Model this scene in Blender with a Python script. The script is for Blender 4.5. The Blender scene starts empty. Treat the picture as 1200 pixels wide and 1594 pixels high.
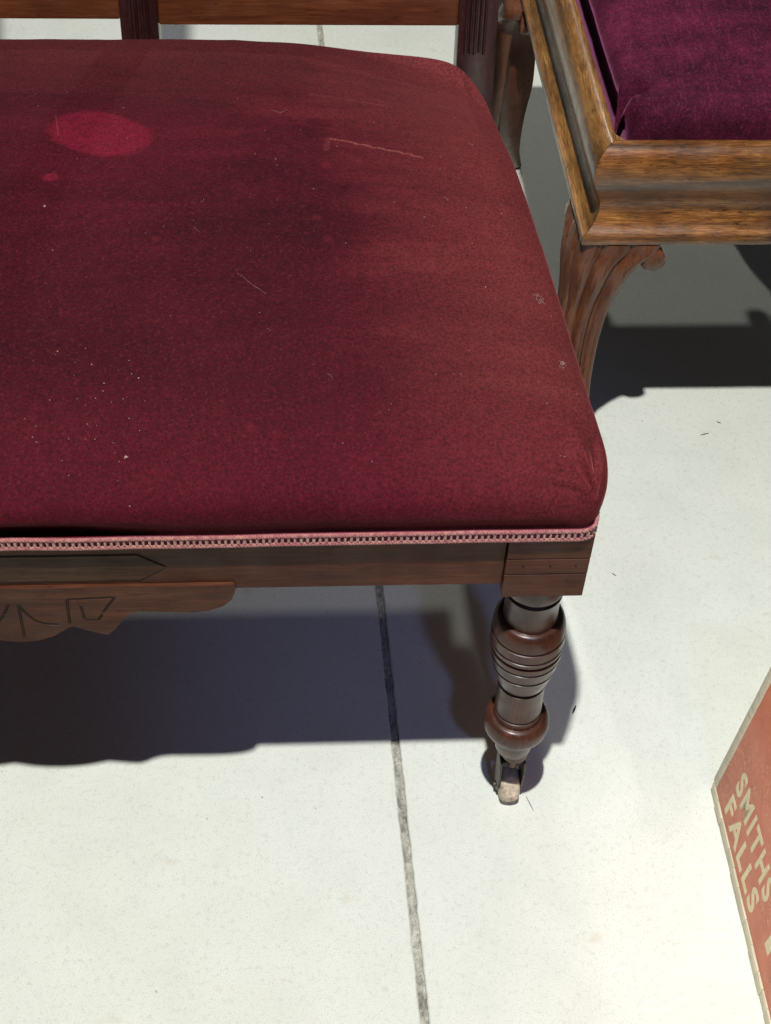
import bpy, bmesh, math, random
from mathutils import Vector, Matrix, noise
random.seed(7)
R = math.radians
sc = bpy.context.scene
col = sc.collection

# ------------------------------------------------------------------ camera
def set_camera():
    th, ps, ro = R(50), R(5), R(3)
    f = Vector((math.sin(ps)*math.cos(th), math.cos(ps)*math.cos(th), -math.sin(th)))
    r = Vector((math.cos(ps), -math.sin(ps), 0)); u = r.cross(f)
    c, s = math.cos(ro), math.sin(ro)
    ir, iu = c*r + s*u, -s*r + c*u
    M = Matrix((ir, iu, -f)).transposed().to_4x4()
    M.translation = Vector((-0.21176, -0.74923, 1.353))
    cd = bpy.data.cameras.new('camera'); co = bpy.data.objects.new('camera', cd); col.objects.link(co)
    co.matrix_world = M
    cd.sensor_fit = 'VERTICAL'; cd.sensor_height = 24.0; cd.sensor_width = 24.0*1200/1594
    cd.lens = 2305/1594*24.0
    cd.clip_start = 0.02; cd.clip_end = 100
    sc.camera = co
set_camera()

# ------------------------------------------------------------------ world and lamps
w = bpy.data.worlds.new('World'); sc.world = w; w.use_nodes = True
bg = w.node_tree.nodes['Background']; bg.inputs[0].default_value = (0.50, 0.52, 0.60, 1); bg.inputs[1].default_value = 0.055

def lamp(name, loc, tgt, watts, colr, radius, cone, blend=0.4):
    d = bpy.data.lights.new(name, 'SPOT'); d.energy = watts; d.color = colr; d.shadow_soft_size = radius
    d.spot_size = R(cone); d.spot_blend = blend
    o = bpy.data.objects.new(name, d); col.objects.link(o); o.location = loc
    o.rotation_euler = (Vector(tgt) - Vector(loc)).to_track_quat('-Z', 'Y').to_euler()
    return o
lamp('key_spotlight', (-0.29, -0.66, 3.04), (-0.15, 0.35, 0), 440, (1.0, 0.992, 0.95), 0.028, 85, 0.6)
lamp('rear_spotlight', (-0.12, 2.3, 2.22), (0.0, 0.5, 0), 44, (1.0, 0.99, 0.93), 0.035, 95, 0.5)
lamp('blue_spotlight', (0.18, -1.55, 2.30), (0.0, 0.13, 0.0), 30, (0.34, 0.45, 1.0), 0.06, 19, 1.0)
lamp('violet_spotlight', (1.3, -1.2, 2.3), (-0.01, 0.60, 0.54), 75, (0.36, 0.26, 1.0), 0.06, 9, 1.0)
lamp('added_crate_fill', (-1.5, -2.3, 1.9), (0.36, -0.24, 0.12), 135, (1.0, 0.985, 0.95), 0.05, 16, 1.0)  # added fill aimed at the crate face, no fixture known there
sc.cycles.max_bounces = 6; sc.cycles.diffuse_bounces = 3; sc.cycles.glossy_bounces = 3
vs = sc.view_settings
vs.view_transform = 'Standard'; vs.look = 'None'; vs.exposure = 0; vs.gamma = 1; vs.use_curve_mapping = False

# ------------------------------------------------------------------ helpers
def tag(o, label=None, cat=None, group=None, kind=None):
    if label: o['label'] = label
    if cat: o['category'] = cat
    if group: o['group'] = group
    if kind: o['kind'] = kind
    return o
def empty(name, loc, label=None, cat=None):
    o = bpy.data.objects.new(name, None); o.location = loc; col.objects.link(o); o.empty_display_size = .05
    return tag(o, label, cat)
def root_offset(p):
    v = Vector((0, 0, 0))
    while p is not None:
        v += p.location if p.type == 'EMPTY' else Vector((0, 0, 0)); p = p.parent
    return v
def link(name, me, mat, parent=None):
    o = bpy.data.objects.new(name, me); col.objects.link(o)
    if mat is not None and len(me.materials) == 0: me.materials.append(mat)
    if parent is not None:
        o.parent = parent
        if parent.type == 'EMPTY': o.matrix_parent_inverse = Matrix.Translation(-parent.location)
    return o
def mk(name, verts, faces, mat, parent=None, smooth=False, sharp=None):
    me = bpy.data.meshes.new(name); me.from_pydata([tuple(v) for v in verts], [], faces); me.update()
    bm = bmesh.new(); bm.from_mesh(me); bmesh.ops.recalc_face_normals(bm, faces=bm.faces); bm.to_mesh(me); bm.free()
    if smooth:
        me.polygons.foreach_set('use_smooth', [True]*len(me.polygons))
        if sharp: me.set_sharp_from_angle(angle=R(sharp))
    return link(name, me, mat, parent)
def bevel_bm(bm, wd, seg=2):
    es = [e for e in bm.edges if e.is_manifold and e.calc_face_angle(0) > R(35)]
    if wd > 0: bmesh.ops.bevel(bm, geom=es, offset=wd, segments=seg, profile=.5, affect='EDGES', clamp_overlap=True)
def from_bm(name, bm, mat, parent, smooth=True, ang=40):
    bmesh.ops.recalc_face_normals(bm, faces=bm.faces)
    me = bpy.data.meshes.new(name); bm.to_mesh(me); bm.free()
    if smooth:
        me.polygons.foreach_set('use_smooth', [True]*len(me.polygons)); me.set_sharp_from_angle(angle=R(ang))
    return link(name, me, mat, parent)
def box(name, a, b, mat, parent, bev=.0015, xf=None):
    bm = bmesh.new()
    bmesh.ops.create_cube(bm, size=1)
    for v in bm.verts:
        v.co = Vector(((a[i]+b[i])/2 + v.co[i]*(b[i]-a[i]) for i in range(3)))
    bevel_bm(bm, bev)
    if xf: 
        for v in bm.verts: v.co = xf(v.co)
    return from_bm(name, bm, mat, parent)
def prism(name, pts, y0, y1, mat, parent, bev=.0, xf=None, axis='y'):
    """polygon pts in (x,z) extruded along y from y0 to y1 (or pts in (y,z) along x)"""
    bm = bmesh.new()
    mkv = (lambda p, t: (p[0], t, p[1])) if axis == 'y' else (lambda p, t: (t, p[0], p[1]))
    A = [bm.verts.new(mkv(p, y0)) for p in pts]; B = [bm.verts.new(mkv(p, y1)) for p in pts]
    bm.faces.new(A); bm.faces.new(B[::-1]); n = len(pts)
    for i in range(n): bm.faces.new((A[i], A[(i+1) % n], B[(i+1) % n], B[i]))
    bmesh.ops.recalc_face_normals(bm, faces=bm.faces)
    if bev: bevel_bm(bm, bev, 1)
    if xf:
        for v in bm.verts: v.co = xf(v.co)
    return from_bm(name, bm, mat, parent, ang=32)
def tube_data(path, rad, sides=6, close=False, V=None, F=None):
    V = [] if V is None else V; F = [] if F is None else F
    n = len(path); base = len(V)
    for i, p in enumerate(path):
        p = Vector(p)
        t = (Vector(path[min(i+1, n-1)]) - Vector(path[max(i-1, 0)])).normalized()
        up = Vector((0, 0, 1)) if abs(t.z) < .9 else Vector((1, 0, 0))
        a = t.cross(up).normalized(); b = t.cross(a).normalized()
        r = rad(i/(n-1)) if callable(rad) else rad
        for k in range(sides):
            an = 2*math.pi*k/sides
            V.append(p + a*math.cos(an)*r + b*math.sin(an)*r)
    for i in range(n-1):
        for k in range(sides):
            q = (k+1) % sides
            F.append((base+i*sides+k, base+i*sides+q, base+(i+1)*sides+q, base+(i+1)*sides+k))
    F.append(tuple(base+k for k in range(sides))); F.append(tuple(base+(n-1)*sides+k for k in range(sides)))
    return V, F
def lathe(name, prof, mat, parent, seg=64, xf=None, ang=50):
    V, F = [], []
    for (z, r) in prof:
        for k in range(seg):
            a = 2*math.pi*k/seg; V.append(Vector((r*math.cos(a), r*math.sin(a), z)))
    for i in range(len(prof)-1):
        for k in range(seg):
            q = (k+1) % seg; F.append((i*seg+k, i*seg+q, (i+1)*seg+q, (i+1)*seg+k))
    F.append(tuple(range(seg))); F.append(tuple((len(prof)-1)*seg+k for k in range(seg)))
    if xf: V = [xf(v) for v in V]
    return mk(name, V, F, mat, parent, True, ang)
def catmull(P, n):
    """sample a list of tuples smoothly, n samples per span"""
    out = []
    m = len(P)
    for i in range(m-1):
        p0 = P[max(i-1, 0)]; p1 = P[i]; p2 = P[i+1]; p3 = P[min(i+2, m-1)]
        for k in range(n):
            t = k/n
            out.append(tuple(.5*((2*b)+(-a+c)*t+(2*a-5*b+4*c-d)*t*t+(-a+3*b-3*c+d)*t**3) for a, b, c, d in zip(p0, p1, p2, p3)))
    out.append(tuple(P[-1])); return out
def sstep(a, b, x):
    t = max(0, min(1, (x-a)/(b-a))); return t*t*(3-2*t)

# ------------------------------------------------------------------ materials
class N:
    def __init__(s, name):
        s.m = bpy.data.materials.new(name); s.m.use_nodes = True; s.t = s.m.node_tree
        s.b = s.t.nodes['Principled BSDF']; s.tc = s.t.nodes.new('ShaderNodeTexCoord')
    def n(s, typ, **kw):
        x = s.t.nodes.new(typ)
        for k, v in kw.items(): setattr(x, k, v)
        return x
    def l(s, a, b): s.t.links.new(a, b)
    def val(s, sock, v):
        if hasattr(v, 'links') or isinstance(v, bpy.types.NodeSocket): s.l(v, sock)
        else: sock.default_value = v
    def mapped(s, scale, loc=(0, 0, 0), rot=(0, 0, 0)):
        m = s.n('ShaderNodeMapping'); m.inputs['Scale'].default_value = scale; m.inputs['Location'].default_value = loc; m.inputs['Rotation'].default_value = rot
        s.l(s.tc.outputs['Object'], m.inputs['Vector']); return m.outputs[0]
    def noise(s, vec, scale, detail=4, rough=.55, dist=0):
        x = s.n('ShaderNodeTexNoise'); x.inputs['Scale'].default_value = scale; x.inputs['Detail'].default_value = detail
        x.inputs['Roughness'].default_value = rough; x.inputs['Distortion'].default_value = dist
        if vec is not None: s.l(vec, x.inputs['Vector'])
        return x.outputs[0]
    def vor(s, vec, scale, feature='F1', rnd=1):
        x = s.n('ShaderNodeTexVoronoi', feature=feature); x.inputs['Scale'].default_value = scale; x.inputs['Randomness'].default_value = rnd
        if vec is not None: s.l(vec, x.inputs['Vector'])
        return x
    def ramp(s, fac, stops):
        x = s.n('ShaderNodeValToRGB'); s.l(fac, x.inputs[0]); e = x.color_ramp.elements
        while len(e) > len(stops): e.remove(e[-1])
        while len(e) < len(stops): e.new(.5)
        for i, (p, c) in enumerate(stops):
            e[i].position = p; e[i].color = (*c, 1) if hasattr(c, '__len__') else (c, c, c, 1)
        return x.outputs[0]
    def mix(s, fac, a, b, mode='MIX'):
        x = s.n('ShaderNodeMix', data_type='RGBA', blend_type=mode)
        s.val(x.inputs[0], fac)
        for sk, v in ((x.inputs[6], a), (x.inputs[7], b)):
            if isinstance(v, tuple): sk.default_value = (*v, 1)
            else: s.l(v, sk)
        return x.outputs[2]
    def math(s, op, a, b=0.0, c=0.0, clamp=False):
        x = s.n('ShaderNodeMath', operation=op, use_clamp=clamp); s.val(x.inputs[0], a); s.val(x.inputs[1], b); s.val(x.inputs[2], c); return x.outputs[0]
    def bump(s, h, strength, dist=.001, prev=None):
        x = s.n('ShaderNodeBump'); x.inputs['Strength'].default_value = strength; x.inputs['Distance'].default_value = dist
        s.l(h, x.inputs['Height'])
        if prev is not None: s.l(prev, x.inputs['Normal'])
        return x.outputs[0]
    def setp(s, **kw):
        for k, v in kw.items():
            sk = s.b.inputs[k]
            if isinstance(v, tuple): sk.default_value = (*v, 1) if len(v) == 3 else v
            else: s.val(sk, v)
        return s.m
    def xyz(s):
        x = s.n('ShaderNodeSeparateXYZ'); s.l(s.tc.outputs['Object'], x.inputs[0]); return x.outputs

def wood(name, dark, mid, light, axis='x', rough=.38, coat=.25, scale=1.0, wear=None, wear_amt=.5, bump=.12, spec=.5, pores=.35):
    n = N(name)
    k = {'x': (.07, 1, 1), 'y': (1, .07, 1), 'z': (1, 1, .07)}[axis]
    k1 = tuple(a*90*scale for a in k); k2 = tuple(a*420*scale for a in k)
    g1 = n.noise(n.mapped(k1), 1, 5, .6, .6); g2 = n.noise(n.mapped(k2, (3, 1, 2)), 1, 3, .6)
    blot = n.noise(n.mapped((11*scale,)*3, (5, 2, 1)), 1, 3, .5)
    g = n.math('MULTIPLY_ADD', g2, .5, n.math('MULTIPLY', g1, .5))
    c = n.ramp(g, [(.30, dark), (.50, mid), (.68, light)])
    c = n.mix(n.ramp(blot, [(.40, 0), (.66, .6)]), c, dark)
    if wear:
        wn = n.noise(n.mapped(tuple(a*32*scale for a in k), (9, 4, 7)), 1, 6, .68, .4)
        c = n.mix(n.ramp(wn, [(.48, 0), (.64, wear_amt)]), c, wear)
    fg = n.noise(n.mapped(tuple((a*.45 if a < 1 else a)*1300*scale for a in k), (1, 6, 2)), 1, 2, .6)
    c = n.mix(n.ramp(fg, [(.36, pores), (.50, 0)]), c, tuple(v*.45 for v in dark))
    ds_ = n.noise(n.mapped(tuple((.22 if a < 1 else a)*150*scale for a in k), (4, 9, 5)), 1, 3, .7, .8)
    c = n.mix(n.ramp(ds_, [(.61, 0), (.66, pores)]), c, tuple(v*.30 for v in dark))
    sp = n.vor(n.mapped(tuple(a*120*scale for a in ((.35, 1, 1) if axis == 'x' else (1, .35, 1) if axis == 'y' else (1, 1, .35)))), 1)
    c = n.mix(n.ramp(sp.outputs['Distance'], [(.04, .75), (.12, 0)]), c, tuple(v*.35 for v in dark))
    n.l(c, n.b.inputs['Base Color'])
    rr = n.ramp(n.noise(n.mapped((38, 38, 38)), 1, 5, .65), [(.3, rough-.12), (.7, rough+.16)])
    nb = n.bump(g, bump, .0012)
    n.l(nb, n.b.inputs['Normal'])
    n.l(rr, n.b.inputs['Roughness'])
    return n.setp(**{'Coat Weight': coat, 'Coat Roughness': .22, 'Specular IOR Level': spec})

M = {}
M['settee_x'] = wood('settee_wood_along_x', (.036, .0110, .005), (.086, .026, .012), (.145, .046, .020), 'x', rough=.5, coat=.05, wear=(.120, .046, .018), wear_amt=.5, spec=.15)
M['settee_y'] = wood('settee_wood_along_y', (.028, .011, .007), (.062, .025, .014), (.105, .046, .026), 'y')
M['settee_z'] = wood('settee_wood_along_z', (.030, .011, .007), (.072, .024, .013), (.120, .044, .024), 'z', rough=.36, coat=.22, spec=.28, wear=(.02, .009, .006), wear_amt=.6)
M['back_rail'] = wood('settee_back_rail_wood', (.060, .016, .006), (.13, .038, .013), (.21, .072, .026), 'x', rough=.34, coat=.4)
M['stile'] = wood('settee_stile_wood', (.016, .006, .006), (.034, .011, .011), (.058, .022, .021), 'z', rough=.32, coat=.45)
M['inlay'] = wood('settee_inlay_wood', (.032, .0135, .006), (.062, .0275, .012), (.098, .046, .020), 'x', rough=.5, coat=.0, spec=.15)
M['stool_x'] = wood('stool_rail_wood_along_x', (.055, .019, .006), (.28, .105, .026), (.50, .235, .070), 'x', rough=.32, coat=.45, wear=(.045, .022, .012), wear_amt=.85, bump=.4, scale=1.9, pores=.8)
M['stool_y'] = wood('stool_rail_wood_along_y', (.060, .024, .008), (.27, .125, .034), (.46, .245, .080), 'y', rough=.34, coat=.4, wear=(.055, .030, .016), wear_amt=.7, bump=.3, pores=.6, scale=1.8)
M['stool_leg'] = wood('stool_leg_wood', (.060, .019, .009), (.130, .044, .020), (.20, .074, .036), 'z', rough=.30, coat=.35, spec=.3)

def simple(name, c, rough=.6, metal=0.0, nz=30, amt=.35, bump=.0, **kw):
    n = N(name); t = n.noise(n.mapped((1, 1, 1)), nz, 5, .65)
    cc = n.mix(n.ramp(t, [(.3, 0), (.7, 1)]), tuple(v*(1-amt) for v in c), tuple(min(1, v*(1+amt)) for v in c))
    n.l(cc, n.b.inputs['Base Color'])
    if bump: n.l(n.bump(t, bump, .001), n.b.inputs['Normal'])
    return n.setp(Roughness=rough, Metallic=metal, **kw)
M['dark'] = simple('dark_grime', (.008, .005, .004), .8)
M['iron'] = simple('caster_iron', (.10, .085, .070), .5, .6, 200, .5, .2)
M['dark_iron'] = simple('caster_dark_iron', (.03, .026, .022), .5, .5, 200, .5, .2)
M['brass'] = simple('caster_plate', (.10, .065, .04), .45, .7, 200, .4)
M['porcelain'] = simple('worn_caster_wheel', (.52, .44, .33), .5, 0, 160, .55, .3)
M['lining'] = simple('torn_lining_cloth', (.060, .018, .050), .9, 0, 300, .5)
M['dust'] = simple('pale_lint', (.40, .30, .26), .9, 0, 500, .3)
M['cream_wood'] = wood('crate_edge_wood', (.50, .45, .32), (.66, .60, .45), (.74, .69, .54), 'y', rough=.7, coat=0, bump=.25)
M['cream_paint'] = simple('cream_paint', (.66, .58, .36), .6, 0, 220, .12, .15)

def velvet(name, kind):
    n = N(name)
    X, Y, Z = n.xyz()
    if kind == 'red':
        deep, mid, lite, worn = (.030, .0016, .0054), (.058, .0030, .0096), (.104, .0074, .0155), (.150, .024, .025)
    else:
        deep, mid, lite, worn = (.030, .0028, .011), (.082, .0070, .027), (.170, .020, .058), (.24, .042, .095)
    big = n.noise(n.mapped((5.5, 5.5, 5.5), (1.3, 4.1, 0)), 1, 4, .55, .35)
    strk = n.noise(n.mapped((6, 30, 8), (2, .5, 0)), 1, 4, .6, .5)
    fine = n.noise(n.mapped((420, 420, 420)), 1, 3, .75)
    mott = n.noise(n.mapped((70, 70, 70)), 1, 4, .7)
    f = n.math('ADD', n.math('MULTIPLY', big, .42), n.math('ADD', n.math('MULTIPLY', strk, .30), n.math('MULTIPLY', mott, .28)))
    if kind == 'red':
        # nap rubbed flat to the right of the old fold, fresh nap to the left of it
        ed = n.math('ADD', X, n.math('MULTIPLY_ADD', big, .10, -.05))
        side = n.ramp(n.math('MULTIPLY_ADD', ed, 2.2, .68), [(.24, 0), (.30, .45), (.62, .95)])
        f = n.math('MULTIPLY_ADD', side, .17, f)
        c = n.ramp(f, [(.36, deep), (.50, mid), (.66, lite), (.82, worn)])
        # paler towards the back: the velvet's sheen put into the colour
        back = n.ramp(n.math('MULTIPLY_ADD', strk, .16, n.math('MULTIPLY', Y, 1.0)), [(.46, 0), (.66, .55)])
        c = n.mix(back, c, (.110, .022, .022))
        napb = n.math('MULTIPLY_ADD', strk, .14, n.math('MULTIPLY_ADD', big, .16, n.math('MULTIPLY_ADD', X, .22, Y)))
        nap = n.ramp(napb, [(.06, 0), (.17, .62), (.30, .55), (.46, 0)])
        c = n.mix(nap, c, (.040, .0026, .0070))  # darker middle: shading of the nap put into the colour
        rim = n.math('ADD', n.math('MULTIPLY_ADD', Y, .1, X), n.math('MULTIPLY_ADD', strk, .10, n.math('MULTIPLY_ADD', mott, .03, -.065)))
        c = n.mix(n.ramp(n.math('MULTIPLY_ADD', rim, 3.0, .5), [(.04, 0), (.66, .80)]), c, (.190, .036, .034))  # right rim: rubbed pile, with its salmon sheen painted in
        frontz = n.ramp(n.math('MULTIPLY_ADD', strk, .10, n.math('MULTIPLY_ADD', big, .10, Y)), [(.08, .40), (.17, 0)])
        c = n.mix(frontz, c, (.105, .0055, .0155))  # crimson front: light on the nap painted into the colour
        # unfaded oval patch, with a small one under it
        def ell(cx, cy, rx, ry, ang, wob):
            ca, sa = math.cos(ang), math.sin(ang)
            dx = n.math('SUBTRACT', X, cx); dy = n.math('SUBTRACT', Y, cy)
            p = n.math('DIVIDE', n.math('ADD', n.math('MULTIPLY', dx, ca), n.math('MULTIPLY', dy, sa)), rx)
            q = n.math('DIVIDE', n.math('SUBTRACT', n.math('MULTIPLY', dy, ca), n.math('MULTIPLY', dx, sa)), ry)
            r = n.math('ADD', n.math('POWER', n.math('ABSOLUTE', p), 2.4), n.math('POWER', n.math('ABSOLUTE', q), 2.4))
            return n.math('MULTIPLY_ADD', mott, wob, r)
        m1 = n.ramp(ell(-.389, .378, .063, .046, -.66, .7), [(.80, 1), (1.60, 0)])
        c = n.mix(n.math('MULTIPLY', m1, .9), c, n.mix(n.ramp(mott, [(.35, 0), (.65, 1)]), (.160, .006, .022), (.235, .010, .034)))
        m2 = n.ramp(ell(-.425, .305, .009, .008, 0, .6), [(.5, .75), (1.0, 0)])
        c = n.mix(m2, c, (.20, .010, .03))
        halo = n.ramp(ell(-.385, .37, .14, .10, -.3, .3), [(.25, .35), (1.0, 0)])
        c = n.mix(halo, c, (.105, .006, .018))
        for (cx, cy, rr) in ((-.186, .325, .008), (-.196, .245, .006), (-.33, .22, .005), (-.187, .218, .006), (-.25, .02, .006), (-.05, .20, .008)):
            c = n.mix(n.ramp(ell(cx, cy, rr, rr*1.1, 0, .8), [(.1, .35), (1.2, 0)]), c, (.19, .015, .03))
        # bruised line where the pile is torn
        def seg(x0, y0, x1, y1, wd):
            L = math.hypot(x1-x0, y1-y0); ux, uy = (x1-x0)/L, (y1-y0)/L
            dx = n.math('SUBTRACT', X, x0); dy = n.math('SUBTRACT', Y, y0)
            a = n.math('ADD', n.math('MULTIPLY', dx, ux), n.math('MULTIPLY', dy, uy))
            b = n.math('ABSOLUTE', n.math('ADD', n.math('MULTIPLY_ADD', mott, wd*1.2, -wd*.6), n.math('SUBTRACT', n.math('MULTIPLY', dy, ux), n.math('MULTIPLY', dx, uy))))
            ins = n.math('MULTIPLY', n.math('GREATER_THAN', a, 0.0), n.math('LESS_THAN', a, L))
            return n.math('MULTIPLY', ins, n.ramp(n.math('DIVIDE', b, wd), [(.25, .85), (1, 0)]))
        c = n.mix(seg(-.182, .377, -.098, .351, .0017), c, (.26, .070, .065))
        c = n.mix(n.math('MULTIPLY', seg(-.183, .378, -.186, .352, .004), .3), c, (.22, .05, .05))
        c = n.mix(n.math('MULTIPLY', seg(-.200, .470, -.120, .462, .0025), .3), c, (.22, .05, .05))
        c = n.mix(n.math('MULTIPLY', seg(-.432, .412, -.425, .372, .0007), .35), c, (.34, .10, .10))
    else:
        c = n.ramp(f, [(.40, deep), (.52, mid), (.66, lite)])
        st = n.noise(n.mapped((430, 34, 90), (1, 3, 2), (0, 0, .06)), 1, 2, .6)
        c = n.mix(n.ramp(st, [(.56, 0), (.82, .34)]), c, (.27, .042, .105))
    c = n.mix(n.ramp(fine, [(.36, .85), (.60, 0)]), c, n.mix(.65, c, (.004, .001, .002)))
    c = n.mix(n.ramp(n.noise(n.mapped((330, 330, 330), (3, 7, 1)), 1, 3, .8), [(.54, 0), (.74, .45)]), c, worn)
    fl = n.vor(n.mapped((260, 260, 260)), 1)
    c = n.mix(n.ramp(fl.outputs['Distance'], [(.03, .7), (.10, 0)]), c, worn)
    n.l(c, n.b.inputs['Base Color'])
    b = n.bump(fine, .35, .0008); b = n.bump(mott, .25, .0015, b)
    n.l(b, n.b.inputs['Normal'])
    n.l(n.mix(.60, c, (1.0, .25, .26) if kind == 'red' else (.9, .28, .60)), n.b.inputs['Sheen Tint'])
    return n.setp(**{'Roughness': .85, 'Specular IOR Level': .12, 'Sheen Weight': .50 if kind == 'red' else .8, 'Sheen Roughness': .27})
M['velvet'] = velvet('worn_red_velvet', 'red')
M['velvet_purple'] = velvet('purple_velvet', 'purple')

def braid_mat(name, a, b):
    n = N(name); t = n.noise(n.mapped((260, 260, 260)), 1, 3, .7); u = n.noise(n.mapped((14, 14, 14)), 1, 3)
    c = n.mix(n.ramp(t, [(.35, 0), (.65, 1)]), a, b); c = n.mix(n.ramp(u, [(.55, 0), (.70, .5)]), c, (.30, .03, .06))
    n.l(c, n.b.inputs['Base Color']); n.l(n.bump(t, .4, .0006), n.b.inputs['Normal'])
    return n.setp(Roughness=.7, **{'Sheen Weight': .3})
M['braid'] = braid_mat('faded_pink_braid', (.24, .060, .075), (.44, .20, .16))
M['braid_rung'] = braid_mat('pale_braid_bead', (.34, .14, .13), (.56, .33, .25))
M['braid_back'] = simple('braid_ground', (.17, .020, .045), .9, 0, 400, .4)

def concrete():
    n = N('pale_sealed_concrete')
    big = n.noise(n.mapped((2.2, 2.2, 2.2), (4, 1, 0)), 1, 5, .6, .3)
    med = n.noise(n.mapped((14, 14, 14)), 1, 6, .65)
    fine = n.noise(n.mapped((160, 160, 160)), 1, 4, .7)
    c = n.ramp(med, [(.28, (.655, .685, .62)), (.50, (.695, .722, .655)), (.72, (.725, .748, .685))])
    c = n.mix(n.ramp(big, [(.52, 0), (.72, .22)]), c, (.63, .61, .52))
    c = n.mix(n.ramp(fine, [(.30, .40), (.47, 0)]), c, (.47, .47, .42))
    grit = n.noise(n.mapped((700, 700, 700), (2, 2, 2)), 1, 2, .7)
    c = n.mix(n.ramp(grit, [(.32, .5), (.44, 0)]), c, (.34, .33, .29))
    rust = n.noise(n.mapped((21, 21, 21), (7, 3, 1)), 1, 4, .6)
    c = n.mix(n.ramp(rust, [(.66, 0), (.76, .35)]), c, (.52, .43, .29))
    # trowel flecks and pits
    v = n.vor(n.mapped((46, 30, 1), (2, 5, 0), (0, 0, .5)), 1); vn = n.noise(n.mapped((90, 90, 90)), 1, 2)
    d = n.math('MULTIPLY_ADD', vn, .12, v.outputs['Distance'])
    sel = n.ramp(n.noise(n.mapped((9, 9, 9), (1, 8, 3)), 1, 3), [(.42, 0), (.52, 1)])
    pit = n.math('MULTIPLY', n.ramp(d, [(.070, 1), (.105, 0)]), sel)
    c = n.mix(n.math('MULTIPLY', pit, .65), c, (.17, .16, .13))
    v2 = n.vor(n.mapped((150, 90, 1), (1, 2, 0), (0, 0, -.4)), 1)
    p2 = n.ramp(v2.outputs['Distance'], [(.05, .45), (.12, 0)])
    c = n.mix(n.math('MULTIPLY', p2, n.ramp(n.noise(n.mapped((17, 17, 17)), 1, 3), [(.45, 0), (.6, 1)])), c, (.33, .31, .26))
    n.l(c, n.b.inputs['Base Color'])
    hh = n.math('SUBTRACT', n.math('MULTIPLY', fine, .3), pit)
    n.l(n.bump(hh, .25, .001), n.b.inputs['Normal'])
    n.l(n.ramp(med, [(.3, .50), (.7, .68)]), n.b.inputs['Roughness'])
    return n.setp(**{'Specular IOR Level': .3})
M['concrete'] = concrete()
def joint_mat():
    n = N('dirty_joint_filler')
    a = n.noise(n.mapped((120, 60, 60)), 1, 5, .75); b = n.noise(n.mapped((420, 420, 420)), 1, 3, .7)
    c = n.ramp(a, [(.30, (.10, .095, .085)), (.46, (.34, .33, .28)), (.66, (.58, .57, .48))])
    c = n.mix(n.ramp(b, [(.32, .7), (.44, 0)]), c, (.05, .05, .05))
    n.l(c, n.b.inputs['Base Color']); n.l(n.bump(a, .8, .003), n.b.inputs['Normal'])
    return n.setp(Roughness=.9)
M['joint'] = joint_mat()
def red_paint():
    n = N('faded_red_crate_paint')
    a = n.noise(n.mapped((24, 24, 24)), 1, 5, .65); s = n.noise(n.mapped((240, 200, 220), (1, 2, 3)), 1, 4, .75, 1.5)
    c = n.ramp(a, [(.3, (.54, .135, .066)), (.5, (.65, .175, .085)), (.7, (.70, .23, .125))])
    sel = n.ramp(n.noise(n.mapped((13, 13, 13), (2, 2, 9)), 1, 3), [(.42, 0), (.60, 1)])
    c = n.mix(n.math('MULTIPLY', n.ramp(s, [(.53, 0), (.62, .75)]), sel), c, (.80, .44, .29))
    c = n.mix(n.ramp(n.noise(n.mapped((60, 60, 60), (5, 5, 5)), 1, 5, .7), [(.60, 0), (.72, .35)]), c, (.40, .19, .12))
    n.l(c, n.b.inputs['Base Color']); n.l(n.bump(s, .25, .001), n.b.inputs['Normal'])
    return n.setp(Roughness=.55)
M['red_paint'] = red_paint()

# ------------------------------------------------------------------ floor: two slabs and the joint sawn between them
floor = mk('floor', [(-4, -4, -.02), (4, -4, -.02), (4, 5, -.02), (-4, 5, -.02)], [(0, 1, 2, 3)], M['joint'])
tag(floor, kind='structure')
JW = .0040
def jx(y): return -.1146 - .0403*y
def ragged(y, sgn, amp):
    v = noise.noise(Vector((y*60, sgn*7.3, 0)))*.5 + noise.noise(Vector((y*220, sgn*3.1, 2)))*.5
    return amp*v
def slab(sgn):
    ys = [-4 + i*.25 for i in range(11)]; ys = [y for y in ys if y < -1.2] + [-1.2 + i*.004 for i in range(826)] + [2.2 + i*.4 for i in range(8)]
    V, F = [], []
    for y in ys:
        fineamt = 1 if -1 < y < 2 else 0
        e = jx(y) + sgn*(JW + max(-.0016, ragged(y, sgn, .0016)*fineamt))
        V += [(e, y, -.012), (e + sgn*.0002, y, -.0012), (e + sgn*.0014, y, 0), (sgn*4, y, 0)]
    for i in range(len(ys)-1):
        for k in range(3):
            F.append((4*i+k, 4*i+k+1, 4*(i+1)+k+1, 4*(i+1)+k))
    o = mk('concrete_slab', V, F, M['concrete'], floor)
    me = o.data; up = sum(p.normal.z for p in me.polygons)
    if up < 0: me.flip_normals()
    return o
slab(-1); slab(1)
V, F = [], []
ys = [-1.2 + i*.003 for i in range(1134)]
for y in ys:
    for k in range(5):
        x = jx(y) + (k/4-.5)*.0125
        z = -.0060 + .0022*noise.noise(Vector((x*400, y*130, 0))) - .0012*noise.noise(Vector((x*90, y*700, 5)))
        V.append((x, y, z))
for i in range(len(ys)-1):
    for k in range(4): F.append((5*i+k, 5*i+k+1, 5*i+k+6, 5*i+k+5))
mk('joint_filler', V, F, M['joint'], floor)

# ------------------------------------------------------------------ settee
XC = -.4440
def mir(x): return 2*XC - x
settee = empty('settee', (XC, .28, 0), 'dark wood settee with worn red velvet seat on turned caster legs', 'settee')

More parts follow.
